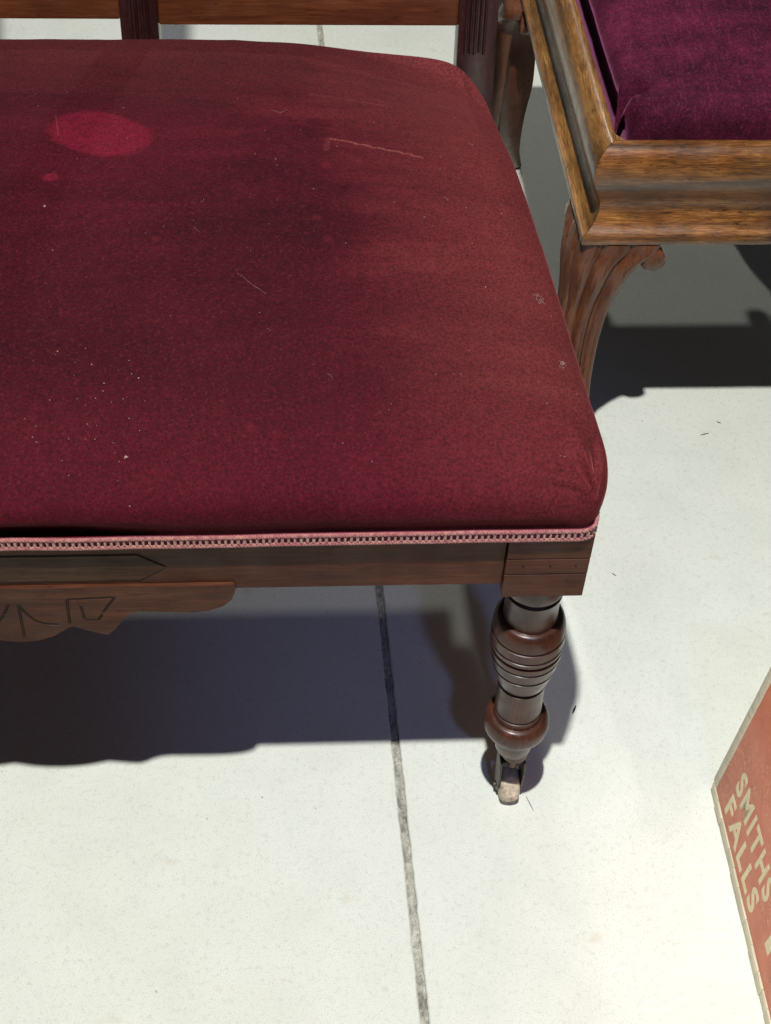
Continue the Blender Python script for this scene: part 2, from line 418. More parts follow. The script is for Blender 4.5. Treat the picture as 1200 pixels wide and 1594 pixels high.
# seat cushion: closed rings of a rounded, tapered plan
def ring_pts(ds, df, db, rad, nS=90, nE=90, nC=48):
    """front right, back right, back left, front left corners; ds side, df front, db back offsets (outwards +)"""
    fr = Vector((.019+ds - 0*.1, -.033-df)); br = Vector((-.040+ds, .600+db))
    bl = Vector((mir(br.x), br.y)); fl = Vector((mir(fr.x), fr.y))
    C = [fr, br, bl, fl]; rads = [rad, rad*1.7, rad*1.7, rad]
    out = []
    tang = []
    for i in range(4):
        p, a, b = C[i], C[i-1], C[(i+1) % 4]
        u = (a-p).normalized(); v = (b-p).normalized(); r = min(rads[i], .45*(a-p).length, .45*(b-p).length)
        tang.append((p+u*r, p, p+v*r))
    for i in range(4):
        A, P, B = tang[i]
        for k in range(nC):
            t = k/nC; out.append(((1-t)**2)*A + 2*t*(1-t)*P + t*t*B)
        nx = tang[(i+1) % 4][0]; m = nE if i in (0, 2) else nS*2
        for k in range(m): out.append(B.lerp(nx, k/m))
    return out
prof = [(-.004, 0, 0, .016, .465), (.002, .0025, .004, .026, .4775), (.0085, .0045, .008, .044, .488), (.0120, .0040, .010, .058, .498), (.0105, .0005, .008, .066, .5075),
        (.0040, -.008, .001, .072, .516), (-.008, -.022, -.014, .078, .5235), (-.030, -.045, -.038, .086, .5315), (-.065, -.080, -.075, .094, .5390), (-.12, -.135, -.13, .10, .5455),
        (-.20, -.20, -.20, .10, .5500), (-.28, -.265, -.265, .07, .5522), (-.36, -.305, -.305, .03, .5530)]
rings = catmull(prof, 6)
V, F = [], []
def cushion_warp(x, y, z):
    h = sstep(.472, .53, z)
    k = 1 - .46*sstep(.25, .64, y)
    z = .468 + (z-.468)*k
    # the back corners drop away behind the stiles
    z -= .040*sstep(.22, .0, abs(x-(-.02)))*sstep(.36, .60, y)*h
    # low-frequency unevenness of old stuffing
    n1 = noise.noise(Vector((x*7, y*7, 1.7))); n2 = noise.noise(Vector((x*22, y*22, 4.2))); n3 = noise.noise(Vector((x*60, y*60, 8)))
    z += h*(.0045*n1 + .0012*n2 + .0003*n3)
    # a dip along the front, left of the middle, where the cover sags behind the braid
    z -= .004*sstep(.05, -.02, y)*sstep(-.25, -.40, x)*h
    # wavy tuck just above the braid
    f = sstep(.468, .474, z)*sstep(.495, .481, z)
    if y < -.01:
        y += f*(.0012 + .0012*noise.noise(Vector((x*9, 2, 0))) + .0050*sstep(-.30, -.40, x))
    # torn, pulled fold in the top
    ax, ay, bx, by = -.182, .377, -.098, .351
    L = math.hypot(bx-ax, by-ay); ux, uy = (bx-ax)/L, (by-ay)/L
    a = (x-ax)*ux + (y-ay)*uy; b = (y-ay)*ux - (x-ax)*uy
    if -.03 < a < L+.03 and abs(b) < .03:
        z += h*.0016*math.exp(-(b/.004)**2)*sstep(-.02, .01, a)*sstep(L+.02, L-.01, a)
        z -= h*.0012*math.exp(-((b+.008)/.006)**2)*sstep(-.02, .01, a)*sstep(L+.02, L-.01, a)
    # pleats gathered into the front right corner
    cx, cy = .012, -.026
    d = math.hypot(x-cx, y-cy)
    if d < .075:
        ang = math.atan2(y-cy, x-cx)
        hz = sstep(.470, .49, z)*sstep(.075, .015, d)
        for (a0, wd, am) in ((1.84, .15, .0085), (1.50, .13, -.0085), (2.30, .20, -.0045), (2.98, .12, .0070), (2.74, .11, -.0075)):
            dd = math.exp(-((ang-a0)/wd)**2)*hz*am
            z += dd*.8; x += dd*.6*math.cos(ang)*-1*0; y -= dd*.25
    for (a0, zz, am) in ((.0, .493, .0022),):
        pass
    return (x, y, z)
nr = None
for (ds, df, db, rad, z) in rings:
    P = ring_pts(ds, df, db, rad); nr = len(P)
    for p in P: V.append(cushion_warp(p.x, p.y, z))
for i in range(len(rings)-1):
    for k in range(nr):
        q = (k+1) % nr; F.append((i*nr+k, i*nr+q, (i+1)*nr+q, (i+1)*nr+k))
F.append(tuple((len(rings)-1)*nr+k for k in range(nr)))
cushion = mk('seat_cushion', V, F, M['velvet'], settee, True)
cushion['label'] = 'worn red velvet seat with a brighter oval patch and a torn fold'

# braid: two twisted cords with a row of beads between, on a dark tape
bp = ring_pts(-.0030, .0030, .0, .016)
order = list(range(len(bp)))
cx16 = 16
# start in the middle of the right side, go back to the front corner, then along the front to the left corner
def resample(P, step):
    out = [P[0].copy()]; acc = 0
    for a, b in zip(P, P[1:]):
        L = (b-a).length; t = 0
        while acc + (L-t) >= step:
            t += step-acc; acc = 0; out.append(a.lerp(b, t/L))
        acc += L-t
    return out
nE, nC, nS = 90, 48, 180
side_r = bp[0:nC+nE]            # corner then right side
front = bp[nC+nE+nC+nS+nC+nE+nC:]   # front edge from left corner end to the right corner start
bp2 = ring_pts(.0105, .0065, .0, .044)
def bt(p): return sstep(-.030, .015, p.y)*sstep(.13, .05, p.y)
bp = [a.lerp(b, bt(a) if a.x > XC else 0) for a, b in zip(bp, bp2)]
front = bp[nC+nE+nC+nS+nC+nE+nC:]
path2d = list(reversed(bp[0:nC+nE])) + list(reversed(front))
braid_path = resample(path2d, .0008)
def bz(p):  # centre height of the braid: rises along the side behind the corner
    return .4705 + .0175*bt(p) - .010*sstep(.12, .25, p.y) - .0010*sstep(-.1, -.35, p.x) + .0012*noise.noise(Vector((p.x*22, p.y*22, 0)))
def frame(i):
    a = braid_path[max(i-2, 0)]; b = braid_path[min(i+2, len(braid_path)-1)]
    t = (b-a).normalized(); return t, Vector((-t.y, t.x))
def out_n(i):
    t, nn = frame(i); c = Vector((XC, .28)) - braid_path[i]
    return -nn if nn.dot(c) > 0 else nn
for dz, nm in ((.0048, 'braid_cord'), (-.0048, 'braid_cord')):
    V, F = [], []
    for ph in (0, math.pi):
        pth = []
        for i, p in enumerate(braid_path):
            n2 = out_n(i); a = 2*math.pi*i*.0008/.0052 + ph
            o = .0018 + .0008*math.cos(a)
            pth.append((p.x + n2.x*o, p.y + n2.y*o, bz(p) + dz + .0009*math.sin(a)))
        tube_data(pth, .0011, 5, V=V, F=F)
    mk(nm, V, F, M['braid'], settee, True)
V, F = [], []
for i, p in enumerate(braid_path):
    n2 = out_n(i); z = bz(p)
    for dz, o in ((-.0060, .0), (-.0052, .0012), (.0052, .0012), (.0060, 0)):
        V.append((p.x+n2.x*o, p.y+n2.y*o, z+dz))
for i in range(len(braid_path)-1):
    for k in range(3): F.append((4*i+k, 4*i+k+1, 4*i+k+5, 4*i+k+4))
mk('braid_tape', V, F, M['braid_back'], settee)
V, F = [], []
i = 0
while i < len(braid_path)-4:
    p = braid_path[i]; t, _ = frame(i); n2 = out_n(i); z = bz(p) + random.uniform(-.0003, .0003)
    hw, hh, b = .00135*random.uniform(.75, 1.1), .0036*random.uniform(.9, 1.05), len(V)
    for (s, h, o) in ((-1, -1, .001), (1, -1, .001), (1, 1, .001), (-1, 1, .001), (-.7, -.7, .0030), (.7, -.7, .0030), (.7, .7, .0030), (-.7, .7, .0030)):
        V.append((p.x+t.x*s*hw+n2.x*o, p.y+t.y*s*hw+n2.y*o, z+h*hh + .0006*s))
    F += [(b, b+1, b+5, b+4), (b+1, b+2, b+6, b+5), (b+2, b+3, b+7, b+6), (b+3, b, b+4, b+7), (b+4, b+5, b+6, b+7)]
    i += 6
tag(mk('braid_beads', V, F, M['braid_rung'], settee), kind='stuff')

# rails
fr = prism('front_rail', [(-.031, .4005), (-.031, .466), (-.006, .466), (-.006, .4005)], mir(-.0515), -.0515, M['settee_x'], settee, .0012, axis='x')
for s in (1, -1):
    pts = [(.013, .030), (-.012, .030), (-.070, .570), (-.045, .570)]
    bm = bmesh.new(); pl = [(x if s == 1 else mir(x), y) for x, y in pts]
    A = [bm.verts.new((x, y, .4005)) for x, y in pl]; B = [bm.verts.new((x, y, .466)) for x, y in pl]
    bm.faces.new(A); bm.faces.new(B[::-1])
    for i in range(4): bm.faces.new((A[i], A[(i+1) % 4], B[(i+1) % 4], B[i]))
    bmesh.ops.recalc_face_normals(bm, faces=bm.faces); bevel_bm(bm, .001, 1)
    from_bm('side_rail', bm, M['settee_y'], settee)
box('seat_back_rail', (mir(-.06), .585, .4005), (-.06, .61, .466), M['settee_x'], settee)
# webbing under the seat
box('seat_base', (mir(-.085), -.004, .440), (-.085, .583, .4635), M['lining'], settee, .001)
# inlaid lozenge panel on the front rail
pts = [(-.3192, .431), (-.3400, .4468), (mir(-.3400), .4468), (mir(-.3192), .431), (mir(-.3400), .4150), (-.3400, .4150)]
grow = [(-.3180, .431), (-.3396, .4480), (mir(-.3396), .4480), (mir(-.3180), .431), (mir(-.3396), .4138), (-.3396, .4138)]
inl = prism('inlay_panel', pts, -.0318, -.0306, M['inlay'], fr, .0004)
prism('inlay_groove', grow, -.0312, -.0303, M['dark'], fr)

# apron with carved profile
half = [(-.2664, .4100), (-.2660, .4027), (-.2690, .3905), (-.2770, .3812), (-.2887, .3758), (-.3017, .3742), (-.3250, .3752), (-.3453, .3768), (-.3534, .3730), (-.3605, .3645), (-.3669, .3535),
        (-.3733, .3468), (-.3819, .3496), (-.3920, .3545), (-.4015, .3593), (-.4074, .3543), (-.4180, .3462), (-.4300, .3412), (-.4440, .3392)]
half = [(x, .41-(.41-z)*1.06) for x, z in half]
allp = half + [(mir(x), z) for x, z in reversed(half[:-1])]
apron = prism('apron', allp, -.0336, -.018, M['settee_x'], settee, .0010)
def incised(lines, y, parent, wd=.00055, mat=None, name='incised_line'):
    for ln in lines:
        pth = [(a, y, b) for a, b in catmull(ln, 6)] if len(ln) > 2 else [(a, y, b) for a, b in ln]
        Vv, Ff = tube_data(pth, wd, 6)
        mk(name, Vv, Ff, mat or M['dark'], parent)
bell = [(-.4400, .388), (-.4352, .3758), (-.4292, .3660), (-.4210, .3612), (-.4118, .3599)]
L = [bell, [(mir(a), b) for a, b in bell], [(-.4400, .388), (-.4415, .3425)]]
for s in (1, -1):
    g = (lambda x: x) if s == 1 else mir
    L += [[(g(-.4006), .3936), (g(-.4024), .3606)], [(g(-.4006), .3936), (g(-.3624), .3953)], [(g(-.3624), .3953), (g(-.3705), .3816), (g(-.3786), .3651)],
          [(g(-.3786), .3651), (g(-.3894), .3654)], [(g(-.3905), .3850), (g(-.3898), .3660)]]
def carve(obj, lines, y, rad):
    Vv, Ff = [], []
    for q in lines:
        tube_data([(a, y, b) for a, b in (catmull(q, 6) if len(q) > 2 else q)], rad, 8, V=Vv, F=Ff)
    cut = mk('carving_cutter', Vv, Ff, M['dark'])
    md = obj.modifiers.new('carve', 'BOOLEAN'); md.operation = 'DIFFERENCE'; md.object = cut; md.solver = 'EXACT'; md.use_self = True
    bpy.context.view_layer.update(); dgx = bpy.context.evaluated_depsgraph_get()
    me = bpy.data.meshes.new_from_object(obj.evaluated_get(dgx)); obj.modifiers.clear()
    if len(me.polygons) > 30:
        obj.data = me
    bpy.data.objects.remove(cut)
carve(apron, L, -.0339, .0014)
incised(L, -.0331, apron, .0006)

# front corner blocks with two scored lines and three pricked holes, turned legs, casters
leg_prof0 = [(.3885, .0262), (.372, .0270), (.3645, .0268), (.3612, .0262), (.3600, .0225), (.3560, .0225), (.3545, .0254), (.3515, .0250), (.3480, .0240), (.335, .0236), (.322, .0237), (.3180, .0240), (.3178, .0262), (.3165, .0284), (.3130, .0305), (.3070, .0320),
             (.2997, .0326), (.2988, .0303), (.2970, .0303), (.2961, .0328), (.2857, .0330), (.2848, .0307), (.2832, .0307), (.2823, .0330), (.2779, .0328), (.2770, .0282), (.2733, .0282), (.2724, .0325),
             (.2662, .0321), (.2653, .0298), (.2637, .0298), (.2628, .0317), (.2487, .0297), (.2478, .0272), (.2460, .0271), (.2451, .0291), (.2360, .0272), (.2250, .0246), (.2202, .0232), (.2190, .0195), (.2148, .0195), (.2138, .0222),
             (.2000, .0220), (.1850, .0220), (.1714, .0221), (.1706, .0198), (.1686, .0198), (.1678, .0223), (.1620, .0226), (.1600, .0228), (.1598, .0250), (.1588, .0272), (.1560, .0294), (.1510, .0310), (.1440, .0316), (.1380, .0306),
             (.1330, .0284), (.1298, .0256), (.1280, .0224), (.1276, .0208), (.1240, .0204), (.1120, .0196), (.1000, .0178), (.0930, .0150), (.0905, .0120)]
def front_leg(s):
    bx0, bx1 = (-.0512, .0152) if s == 1 else (mir(.0152), mir(-.0512))
    z0 = .388
    pr = [(-.0345, z0)]
    for zz in (.4172, .4368):
        pr += [(-.0345, zz-.0009), (-.0330, zz), (-.0345, zz+.0009)]
    pr += [(-.0345, .4662), (.030, .4662), (.030, z0)]
    blk = prism('corner_block', pr, bx0, bx1, M['settee_x'], settee, .0, axis='x')
    for xx in (-.0371, -.0155, .0048):
        xx = xx if s == 1 else mir(xx)
        Vv, Ff = tube_data([(xx, -.0348, .4275), (xx, -.033, .4275)], .0011, 10)
        mk('pricked_hole', Vv, Ff, M['dark'], blk)
    def xf(v):
        x = v.x - .0168 + (.36 - v.z)*.030
        return Vector((x if s == 1 else mir(x), v.y, v.z))
    leg = lathe('turned_leg', leg_prof0, M['settee_z'], settee, 72, xf, 38)
    cx = -.0055
    g = (lambda v: v) if s == 1 else (lambda v: Vector((mir(v.x), v.y, v.z)))
    cast = lathe('caster_cap', [(.094, .0125), (.088, .0135), (.080, .013), (.078, .010), (.070, .0065), (.060, .006)], M['brass'], leg, 32, lambda v: g(v + Vector((cx, .002, 0))))
    # yoke: a bridge and two cheeks
    for sd in (-1, 1):
        pts = [(.010, .066), (-.008, .066), (-.0125, .050), (-.0105, .022), (-.006, .012), (.002, .0095), (.008, .014), (.010, .030), (.014, .050)]
        xa = cx + sd*.0118; prism('caster_cheek', [(y+.005, z) for y, z in pts], xa-.0011, xa+.0011, M['iron'], leg, .0004, axis='x', xf=(None if s == 1 else lambda v: g(v)))
    box('caster_bridge', (cx-.0122, -.0010, .0575), (cx+.0122, .0110, .0655), M['dark_iron'], leg, .0015, xf=(None if s == 1 else lambda v: g(v)))
    wp = [(-.0098, .004), (-.0098, .0135), (-.0090, .0160), (-.0065, .0178), (-.003, .0186), (0, .0188), (.003, .0186), (.0065, .0178), (.0090, .0160), (.0098, .0135), (.0098, .004)]
    lathe('caster_wheel', [(a, b) for a, b in wp], M['porcelain'], leg, 40, lambda v: g(Vector((cx+v.z, .002+v.x, .0188+v.y))), 50)
    Vv, Ff = tube_data([g(Vector((cx-.0150, .002, .0188))), g(Vector((cx+.0150, .002, .0188)))], .0030, 10)
    mk('caster_pin', Vv, Ff, M['iron'], leg, True, 40)
front_leg(1); front_leg(-1)

# scraps of torn lining hanging below the front rail
for (x0, wd, dp, y) in ((-.183, .014, .004, -.012), (-.085, .024, .007, -.010), (-.064, .012, .0095, -.004)):
    V, F = [], []
    for i in range(9):
        x = x0 + (i/8-.5)*wd; d = dp*math.sin(math.pi*min(1, (i+.6)/8.5))*(.6+.5*random.random())
        yy = y + .003*math.sin(i*1.7)
        V += [(x, yy, .402), (x + .001, yy-.002, .4005-d*.5), (x+random.uniform(-.001, .001), yy-.004, .4000-d)]
    for i in range(8):
        for k in range(2): F.append((3*i+k, 3*i+k+1, 3*i+k+4, 3*i+k+3))
    mk('torn_lining', V, F, M['lining'], settee)

# back: raked stiles running down as rear legs, rails between, crest
RAKE = math.tan(R(10))
def rk(v):
    z = v.z - .42
    return Vector((v.x, v.y + (z*RAKE if z > 0 else -z*.13), v.z))
def stile(x0, x1, z0, z1, yf=.592, th=.030, reed_z=.470, nreed=6, ra=.18, rb=.72, notch=None):
    bm = bmesh.new(); zs = [z0] + ([.42] if z0 < .42 else []) + [z1]
    vv = []
    for z in zs:
        vv.append([bm.verts.new((x, y, z)) for x, y in ((x0, yf), (x1, yf), (x1, yf+th), (x0, yf+th))])
    for a, b in zip(vv, vv[1:]):
        for i in range(4): bm.faces.new((a[i], a[(i+1) % 4], b[(i+1) % 4], b[i]))
    bm.faces.new(vv[0][::-1]); bm.faces.new(vv[-1]); bmesh.ops.recalc_face_normals(bm, faces=bm.faces)
    bevel_bm(bm, .0012, 2)
    for v in bm.verts: v.co = rk(v.co)
    st = from_bm('stile', bm, M['stile'], settee)
    wd = x1-x0; p = wd*(rb-ra)/nreed
    for k in range(nreed):
        xa = x0 + wd*ra + p*(k+.5)
        zt = z1-.02; 
        Vv, Ff = [], []
        zz = [reed_z + (.0025 if k % 2 else 0), reed_z+.006, (reed_z+zt)/2, zt]
        for j, z in enumerate(zz):
            hgt = .0006 if j == 0 else .0042
            for m in range(7):
                a = math.pi*m/6
                Vv.append(rk(Vector((xa + math.cos(a)*p*.36, yf + .0004 - math.sin(a)*hgt, z))))
        for j in range(3):
            for m in range(6): Ff.append((7*j+m, 7*j+m+1, 7*j+m+8, 7*j+m+7))
        mk('reed', Vv, Ff, M['stile'], st, True)
        if notch:
            zn = notch + (.006*(k/nreed)) + (.002 if k % 2 else 0)
            q = [rk(Vector(c)) for c in ((xa-p*.5, yf-.0034, zn+.006), (xa+p*.5, yf-.0034, zn+.006), (xa, yf-.0036, zn-.002), (xa-p*.5, yf+.001, zn+.006), (xa+p*.5, yf+.001, zn+.006), (xa, yf+.001, zn-.002))]
            mk('carved_notch', q, [(0, 1, 2), (0, 3, 4, 1), (1, 4, 5, 2), (2, 5, 3, 0)], M['dark'], st)
    return st
stile(-.0440, -.0035, 0.0, 1.13, ra=.14, rb=.74, nreed=5, reed_z=.478)
stile(mir(-.0035), mir(-.0440), 0.0, 1.13, ra=.26, rb=.86)
stile(-.3895, -.3510, .455, 1.10, nreed=4, ra=.22, rb=.80, reed_z=.462, notch=.535)
stile(-.5930, -.5545, .455, 1.10, nreed=4, ra=.2, rb=.78, reed_z=.462, notch=.535)
for (a, b, z0) in ((-.3512, -.0437, .5050), (-.5548, -.3892, .5105), (mir(-.0437), -.5928, .5050)):
    box('back_rail', (a, .597, z0), (b, .614, z0+.055), M['back_rail'], settee, .0025, xf=rk)
box('crest_rail', (mir(.006), .588, 1.10), (.006, .620, 1.17), M['back_rail'], settee, .006, xf=rk)

# ------------------------------------------------------------------ stool
SX0, SX1, SY0, SY1 = .080, .425, .434, .965
stool = empty('stool', ((SX0+SX1)/2, (SY0+SY1)/2, 0), 'low stool with moulded golden wood frame, scrolled legs and purple velvet seat', 'stool')
ogee = [(.0245, .4760), (.0215, .4775), (.0170, .4770), (.0110, .4740), (.0062, .4685), (.0030, .4610), (.0018, .4520), (.0026, .4425), (.0052, .4330), (.0092, .4240), (.0132, .4150), (.0160, .4070), (.0172, .4000), (.0170, .3945),
        (.0158, .3890), (.0136, .3840), (.0104, .3795), (.0066, .3762), (.0028, .3742), (.0006, .3735), (.0000, .3722), (.0000, .3655), (.0010, .3625), (.0030, .3613), (.012, .3612), (.0245, .3612)]
def rail(kind):
    V = []
    n = len(ogee)
    # end frames on the mitres
    NS = 24
    for j in range(NS+1):
        t = j/NS
        for (o, z) in ogee:
            jig = .0004*noise.noise(Vector((t*9, o*60, z*60+ord(kind[0]))))
            if kind == 'front': p = (SX0+o + t*(SX1-SX0-2*o), SY0+o+jig, z)
            elif kind == 'back': p = (SX0+o + t*(SX1-SX0-2*o), SY1-o-jig, z)
            elif kind == 'left': p = (SX0+o+jig, SY0+o + t*(SY1-SY0-2*o), z)
            else: p = (SX1-o-jig, SY0+o + t*(SY1-SY0-2*o), z)
            V.append(p)
    F = []
    for j in range(NS):
        for i in range(n): F.append((j*n+i, j*n+(i+1) % n, (j+1)*n+(i+1) % n, (j+1)*n+i))
    F.append(tuple(range(n))); F.append(tuple(NS*n+i for i in range(n)))
    # shrink a hair so the mitres show
    ctr = Vector(((SX0+SX1)/2, (SY0+SY1)/2, 0))
    V = [Vector(v) for v in V]
    for v in V:
        if kind in ('front', 'back'): v.x = ctr.x + (v.x-ctr.x)*.9982
        else: v.y = ctr.y + (v.y-ctr.y)*.9985
    return mk('moulded_rail', V, F, M['stool_x'] if kind in ('front', 'back') else M['stool_y'], stool, True, 38)
for k in ('front', 'back', 'left', 'right'): rail(k)
# little glue blocks in the corners
for cx, cy in ((SX0+.0248, SY0+.0248), (SX1-.0248, SY0+.0248), (SX0+.0248, SY1-.0248), (SX1-.0248, SY1-.0248)):
    sx = 1 if cx < .26 else -1; sy = 1 if cy < .7 else -1
    pl = [(cx-sx*.002, cy-sy*.002), (cx+sx*.014, cy-sy*.002), (cx-sx*.002, cy+sy*.016)]
    bm = bmesh.new(); A = [bm.verts.new((x, y, .40)) for x, y in pl]; B = [bm.verts.new((x, y, .4735)) for x, y in pl]
    bm.faces.new(A); bm.faces.new(B)
    for i in range(3): bm.faces.new((A[i], A[(i+1) % 3], B[(i+1) % 3], B[i]))
    from_bm('corner_fillet', bm, M['stool_y'], stool)
# drop-in velvet seat
def rrect(x0, x1, y0, y1, r, nC=12, nx=60, ny=70):
    C = [(x1, y0), (x1, y1), (x0, y1), (x0, y0)]; out = []; T = []
    for i in range(4):
        p = Vector(C[i]); a = Vector(C[i-1]); b = Vector(C[(i+1) % 4]); T.append((p+(a-p).normalized()*r, p, p+(b-p).normalized()*r))
    for i in range(4):
        A, P, B = T[i]
        for k in range(nC):
            t = k/nC; out.append((1-t)**2*A+2*t*(1-t)*P+t*t*B)
        m = ny if i in (0, 2) else nx; nxt = T[(i+1) % 4][0]
        for k in range(m): out.append(B.lerp(nxt, k/m))
    return out
V, F = [], []
pr2 = catmull([(.008, .018, .425), (.0075, .018, .448), (.006, .024, .468), (.0030, .032, .481), (.000, .040, .4895), (.0015, .048, .4985), (.0085, .054, .507), (.024, .058, .5135), (.05, .055, .519), (.085, .045, .526), (.118, .02, .529)], 9)
ix0, ix1, iy0, iy1 = SX0+.033, SX1-.028, SY0+.0262, SY1-.028
tuck = [(-.004, .036), (.001, .041), (.008, .042), (.016, .040), (.023, .035)]   # crescent fold behind the front roll
tuck2 = [(-.004, .038), (-.004, .028), (-.002, .016), (.003, .004), (.008, -.004)]
def pd(x, y, P):
    best = 9
    for (a, b), (c, d) in zip(P, P[1:]):
        L2 = (c-a)**2+(d-b)**2; t = max(0, min(1, ((x-a)*(c-a)+(y-b)*(d-b))/L2)); best = min(best, math.hypot(x-a-t*(c-a), y-b-t*(d-b)))
    return best
for (o, r, z) in pr2:
    of = o if z > .4895 else 0.0
    P = rrect(ix0+o, ix1-o, iy0+of, iy1-o, r, 30, 130, 150); n2 = len(P)
    for p in P:
        x, y, zz = p.x, p.y, z; h = sstep(.47, .495, z)
        zz += h*(.0035*noise.noise(Vector((x*14, y*14, 3))) + .0012*noise.noise(Vector((x*50, y*50, 1))))
        lx, ly = x-ix0, y-iy0
        d1 = pd(lx, ly, tuck); d2 = pd(lx, ly, tuck2)
        fade = sstep(.030, .016, lx)
        zz -= h*(.045*math.exp(-(d1/.0068)**2)*fade + .006*math.exp(-(d2/.0060)**2))
        zz += h*(.006*math.exp(-((lx-.020)/.018)**2-((ly-.018)/.016)**2) + .004*math.exp(-((ly-.014)/.014)**2))
        zz += h*.004*math.exp(-((d1-.010)/.006)**2)*fade*(1 if ly > .04 else 0)
        ang = math.atan2(ly, lx); dr = math.hypot(lx, ly)
        if dr < .11: zz += h*.0012*math.sin(ang*17)*sstep(.11, .03, dr)
        V.append((x, y, zz))
for i in range(len(pr2)-1):
    for k in range(n2):
        q = (k+1) % n2; F.append((i*n2+k, i*n2+q, (i+1)*n2+q, (i+1)*n2+k))
F.append(tuple((len(pr2)-1)*n2+k for k in range(n2)))
mk('drop_in_seat', V, F, M['velvet_purple'], stool, True)
box('seat_board', (SX0+.0250, SY0+.0250, .405), (SX1-.0250, SY1-.0250, .424), M['dark'], stool)

# legs: broad scrolled bracket under the corner narrowing to a swept leg
aprof = [(.3606, .082), (.3560, .083), (.3480, .080), (.3400, .070), (.3320, .063), (.318, .057), (.300, .053), (.275, .048), (.240, .044), (.200, .041), (.150, .038), (.100, .036), (.055, .035), (.020, .036), (.006, .036), (0, .030)]
def stool_leg(sx, sy):
    lev = catmull(aprof, 5); V, F = [], []; no = 48
    for (z, a) in lev:
        z = max(0, z)
        t = 1 - z/.3612
        swv = .105*t**2.2; swu = (.010*math.sin(math.pi*min(1, t*1.15)) if sy > 0 else .034*math.sin(math.pi*min(1, .22+t*.70)))      # sweep outward
        fat = 1.0 if sy > 0 else 1 + .75*sstep(0, .5, t)
        a *= fat; th = .024 + .006*sstep(0, .4, t)
        th = min(th, a*.97)
        bulge = .006*math.exp(-((z-.325)/.035)**2)
        rc = min(.022, a*.45)
        sec = []
        # outer curve: from ear along u, round the corner, to ear along v
        lenA = a-rc; arc = rc*math.pi/2; tot = 2*lenA+arc
        for i in range(no+1):
            s = tot*i/no
            if s < lenA: u, v, nu, nv = a-s, 0, 0, -1
            elif s < lenA+arc:
                g = (s-lenA)/rc; u, v = rc-rc*math.sin(g), rc-rc*math.cos(g); nu, nv = -math.sin(g), -math.cos(g)
            else: u, v, nu, nv = 0, rc+(s-lenA-arc), -1, 0
            q = i/no
            k = sstep(.05, .20, z)
            reed = (abs(math.sin(math.pi*(q*5.0)))**.45)
            o = bulge + k*.0080*(reed-.75)
            sec.append((u+nu*o, v+nv*o))
        sec += [(th*.75, a), (th, th*1.25), (th, th), (th*1.25, th), (a, th*.75)]
        for (u, v) in sec:
            x = (SX0+.004+u-swu) if sx > 0 else (SX1-.004-u+swu)
            y = (SY0+.004+v-swv) if sy > 0 else (SY1-.004-v+swv)
            V.append((x, y, z))
    n = no+1+5
    for j in range(len(lev)-1):
        for i in range(n): F.append((j*n+i, j*n+(i+1) % n, (j+1)*n+(i+1) % n, (j+1)*n+i))
    F.append(tuple(range(n))); F.append(tuple((len(lev)-1)*n+i for i in range(n)))
    lg = mk('scrolled_leg', V, F, M['stool_leg'], stool, True, 60)
    # scroll rolls at the two ear tips
    for which in (0, 1):
        prof2 = [(-.0010, .003), (-.0006, .0105), (.0010, .0122), (.012, .0122), (.020, .0118), (.0215, .010), (.0218, .003)]
        V, F = [], []; seg = 28
        for (d, r) in prof2:
            for k in range(seg):
                a = 2*math.pi*k/seg; u = .0760 + r*1.1*math.cos(a); z = .3400 + r*1.15*math.sin(a)
                uu, vv_ = (u, d-.003) if which == 0 else (d-.003, u)
                x = (SX0+.004+uu) if sx > 0 else (SX1-.004-uu); y = (SY0+.004+vv_) if sy > 0 else (SY1-.004-vv_)
                V.append((x, y, z))
        for i in range(len(prof2)-1):
            for k in range(seg): q = (k+1) % seg; F.append((i*seg+k, i*seg+q, (i+1)*seg+q, (i+1)*seg+k))
        F.append(tuple(range(seg))); F.append(tuple((len(prof2)-1)*seg+k for k in range(seg)))
        mk('scroll', V, F, M['stool_leg'], lg, True, 50)
for sx in (1, -1):
    for sy in (1, -1): stool_leg(sx, sy)

# the frame is a little out of square
def tree(o):
    for c in o.children: yield c; yield from tree(c)
for o in tree(stool):
    for v in o.data.vertices: v.co.x -= .030*(v.co.y-SY0)

# ------------------------------------------------------------------ crate
CL, CW, CH = .46, .30, .27
crate = empty('crate', (.2072, .003, 0), 'faded red wooden crate with cream lettering at the right edge', 'crate')
crate.rotation_euler = (0, 0, R(1.15))
def cchild(o, parent=None):
    o.parent = parent or crate; o.matrix_parent_inverse = Matrix.Identity(4); return o
TH = .012
LEAN = .055
def ln(v): return Vector((v.x + (LEAN*v.z if v.x < CW/2 else -LEAN*v.z), v.y, v.z))
side = cchild(box('side_board', (0, -CL+TH, .0165), (TH, -.0118, CH), M['red_paint'], None, .0008, ln))
cchild(box('side_board', (CW-TH, -CL+TH, .0165), (CW, -.0118, CH), M['red_paint'], None, .0008, ln))
for y0 in (-.0115, -CL):
    bm = bmesh.new(); bmesh.ops.create_cube(bm, size=1)
    a, b = (-.0006, y0, .0162), (CW+.0006, y0+.0115, CH-.0)
    for v in bm.verts: v.co = Vector(((a[i]+b[i])/2 + v.co[i]*(b[i]-a[i]) for i in range(3)))
    bevel_bm(bm, .0022, 2)
    for v in bm.verts: v.co = ln(v.co)
    cchild(from_bm('end_board', bm, M['cream_wood'], None))
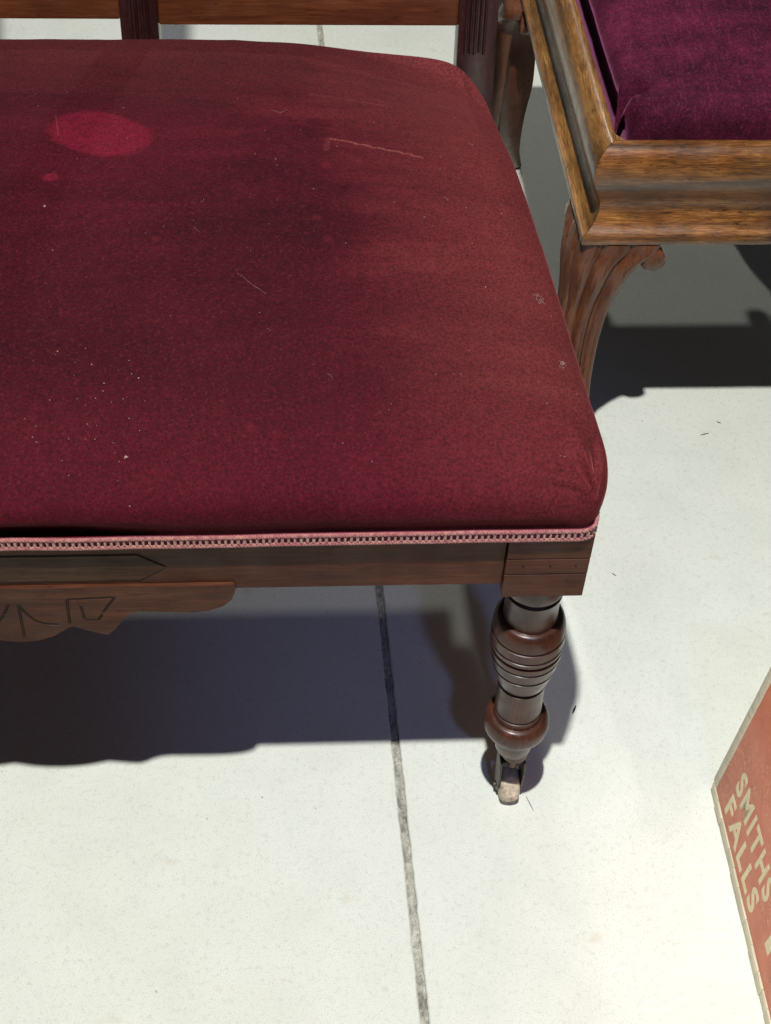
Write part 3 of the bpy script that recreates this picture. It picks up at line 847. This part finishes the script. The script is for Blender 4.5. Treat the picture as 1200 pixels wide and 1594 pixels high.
# bottom slats, their sawn ends in a row along the lower edge
y = -.004; k = 0
while y > -CL+.01:
    wd = random.choice((.021, .026, .018, .033)); y1 = max(-CL, y-wd)
    d = random.uniform(-.0006, .0006)
    cchild(box('bottom_slat', (-.0004+d, y1+.00035, .0008), (CW+.0004, y-.0000, .0158+random.uniform(-.0004, .0002)), M['cream_wood'], None, .0006))
    y = y1
def lettering(txt, y_start, z0, width, height, fat=.028):
    cu = bpy.data.curves.new('lettering', 'FONT'); cu.body = txt; cu.size = 1; cu.offset = fat; cu.extrude = 0; cu.resolution_u = 4; cu.space_character = 1.22
    ob = bpy.data.objects.new('lettering_source', cu); col.objects.link(ob)
    dg = bpy.context.evaluated_depsgraph_get(); dg.update()
    me = bpy.data.meshes.new_from_object(ob.evaluated_get(dg)); bpy.data.objects.remove(ob)
    xs = [v.co.x for v in me.vertices]; zs = [v.co.y for v in me.vertices]
    bm = bmesh.new(); bm.from_mesh(me)
    bmesh.ops.remove_doubles(bm, verts=bm.verts, dist=1e-5)
    ex = bmesh.ops.extrude_face_region(bm, geom=bm.faces[:])
    top = [g for g in ex['geom'] if isinstance(g, bmesh.types.BMVert)]
    ts = set(top)
    for v in bm.verts:
        u = (v.co.x-min(xs))/(max(xs)-min(xs))*width; h = (v.co.y-min(zs))/(max(zs)-min(zs))*height
        z = z0+h
        v.co = Vector((LEAN*z + (-.00025 if v in ts else .0006), y_start-u, z))
    bmesh.ops.recalc_face_normals(bm, faces=bm.faces)
    me2 = bpy.data.meshes.new('lettering'); bm.to_mesh(me2); bm.free(); me2.polygons.foreach_set('use_smooth', [False]*len(me2.polygons)); bpy.data.meshes.remove(me)
    o = link('lettering', me2, M['cream_paint']); cchild(o, side); o['label'] = 'cream painted word ' + txt if len(txt) > 1 else 'cream painted letter stroke'
    return o
lettering('SMITHS', -.0400, .0680, .1240, .0350)
lettering('FALLS', -.0415, .0262, .1140, .0335)
lettering('I', -.1925, .0460, .0120, .050, .02)

# ------------------------------------------------------------------ lint and crumbs on the seat
bpy.context.view_layer.update()
dg = bpy.context.evaluated_depsgraph_get()
from mathutils.bvhtree import BVHTree
bvh = BVHTree.FromPolygons([v.co.copy() for v in cushion.data.vertices], [tuple(p.vertices) for p in cushion.data.polygons])
def top(x, y):
    h = bvh.ray_cast(Vector((x, y, 1)), Vector((0, 0, -1))); return h[0].z if h[0] else None
V, F = [], []
def crumb(x, y, r):
    z = top(x, y)
    if z is None: return
    b = len(V); 
    for (dx, dy, dz) in ((1, 0, 0), (-.5, .8, 0), (-.5, -.8, 0), (0, 0, .9), (0, 0, -.6)):
        V.append((x+dx*r*random.uniform(.6, 1.2), y+dy*r*random.uniform(.6, 1.2), z+.0002+dz*r))
    F.extend([(b, b+1, b+3), (b+1, b+2, b+3), (b+2, b, b+3), (b, b+4, b+1), (b+1, b+4, b+2), (b+2, b+4, b)])
for _ in range(34): crumb(random.gauss(-.375, .026), random.gauss(.022, .030), random.uniform(.0004, .0009))
crumb(-.343, .0, .0022)
for _ in range(90): crumb(random.uniform(-.47, .01), random.uniform(-.01, .5), random.uniform(.0003, .0007))
crumb(-.425, .262, .0016)
tag(mk('crumbs', V, F, M['dust']), 'scattered pale crumbs and dust specks on the red seat', 'crumbs', kind='stuff')
V, F = [], []
def hair(x, y, L, a, r=.00008, curl=1.0):
    pts = []
    for i in range(9):
        z = top(x, y)
        if z is None: break
        pts.append((x, y, z+.0006 + .0006*math.sin(i)))
        x += math.cos(a)*L/8; y += math.sin(a)*L/8; a += random.uniform(-.5, .5)*curl
    if len(pts) > 3: tube_data(pts, r, 4, V=V, F=F)
hair(-.262, .175, .034, -.75, .00006, .25)
hair(-.235, .43, .016, -.6, .00006)
for _ in range(9): hair(random.uniform(-.46, 0), random.uniform(0, .5), random.uniform(.003, .009), random.uniform(0, 6.28), .00006, 1.4)
for (hx, hy) in ((-.012, .170), (-.001, .098)):
    for _ in range(14): hair(hx+random.gauss(0, .0012), hy+random.gauss(0, .003), random.uniform(.002, .004), random.uniform(0, 6.28), .00010, 1.6)
tag(mk('lint_hairs', V, F, M['dust']), 'fine pale hairs and lint clinging to the red velvet', 'lint', kind='stuff')
# a few bits of dirt on the floor
V, F = [], []
for (x, y, L, a, r) in ((.075, .095, .011, 1.1, .0012), (.150, .28, .006, 2.4, .0006), (.29, .50, .012, .3, .0006), (.32, .52, .006, 2.6, .0006), (.02, -.02, .018, 1.9, .0004)):
    tube_data([(x, y, r*.8), (x+math.cos(a)*L/2, y+math.sin(a)*L/2, r*.9), (x+math.cos(a)*L, y+math.sin(a)*L, r*.6)], lambda t, r=r: r*(.4+.6*math.sin(math.pi*min(.95, max(.05, t)))), 5, V=V, F=F)
tag(mk('floor_debris', V, F, M['dark']), 'small dark splinters of dirt on the pale floor', 'debris', kind='stuff')
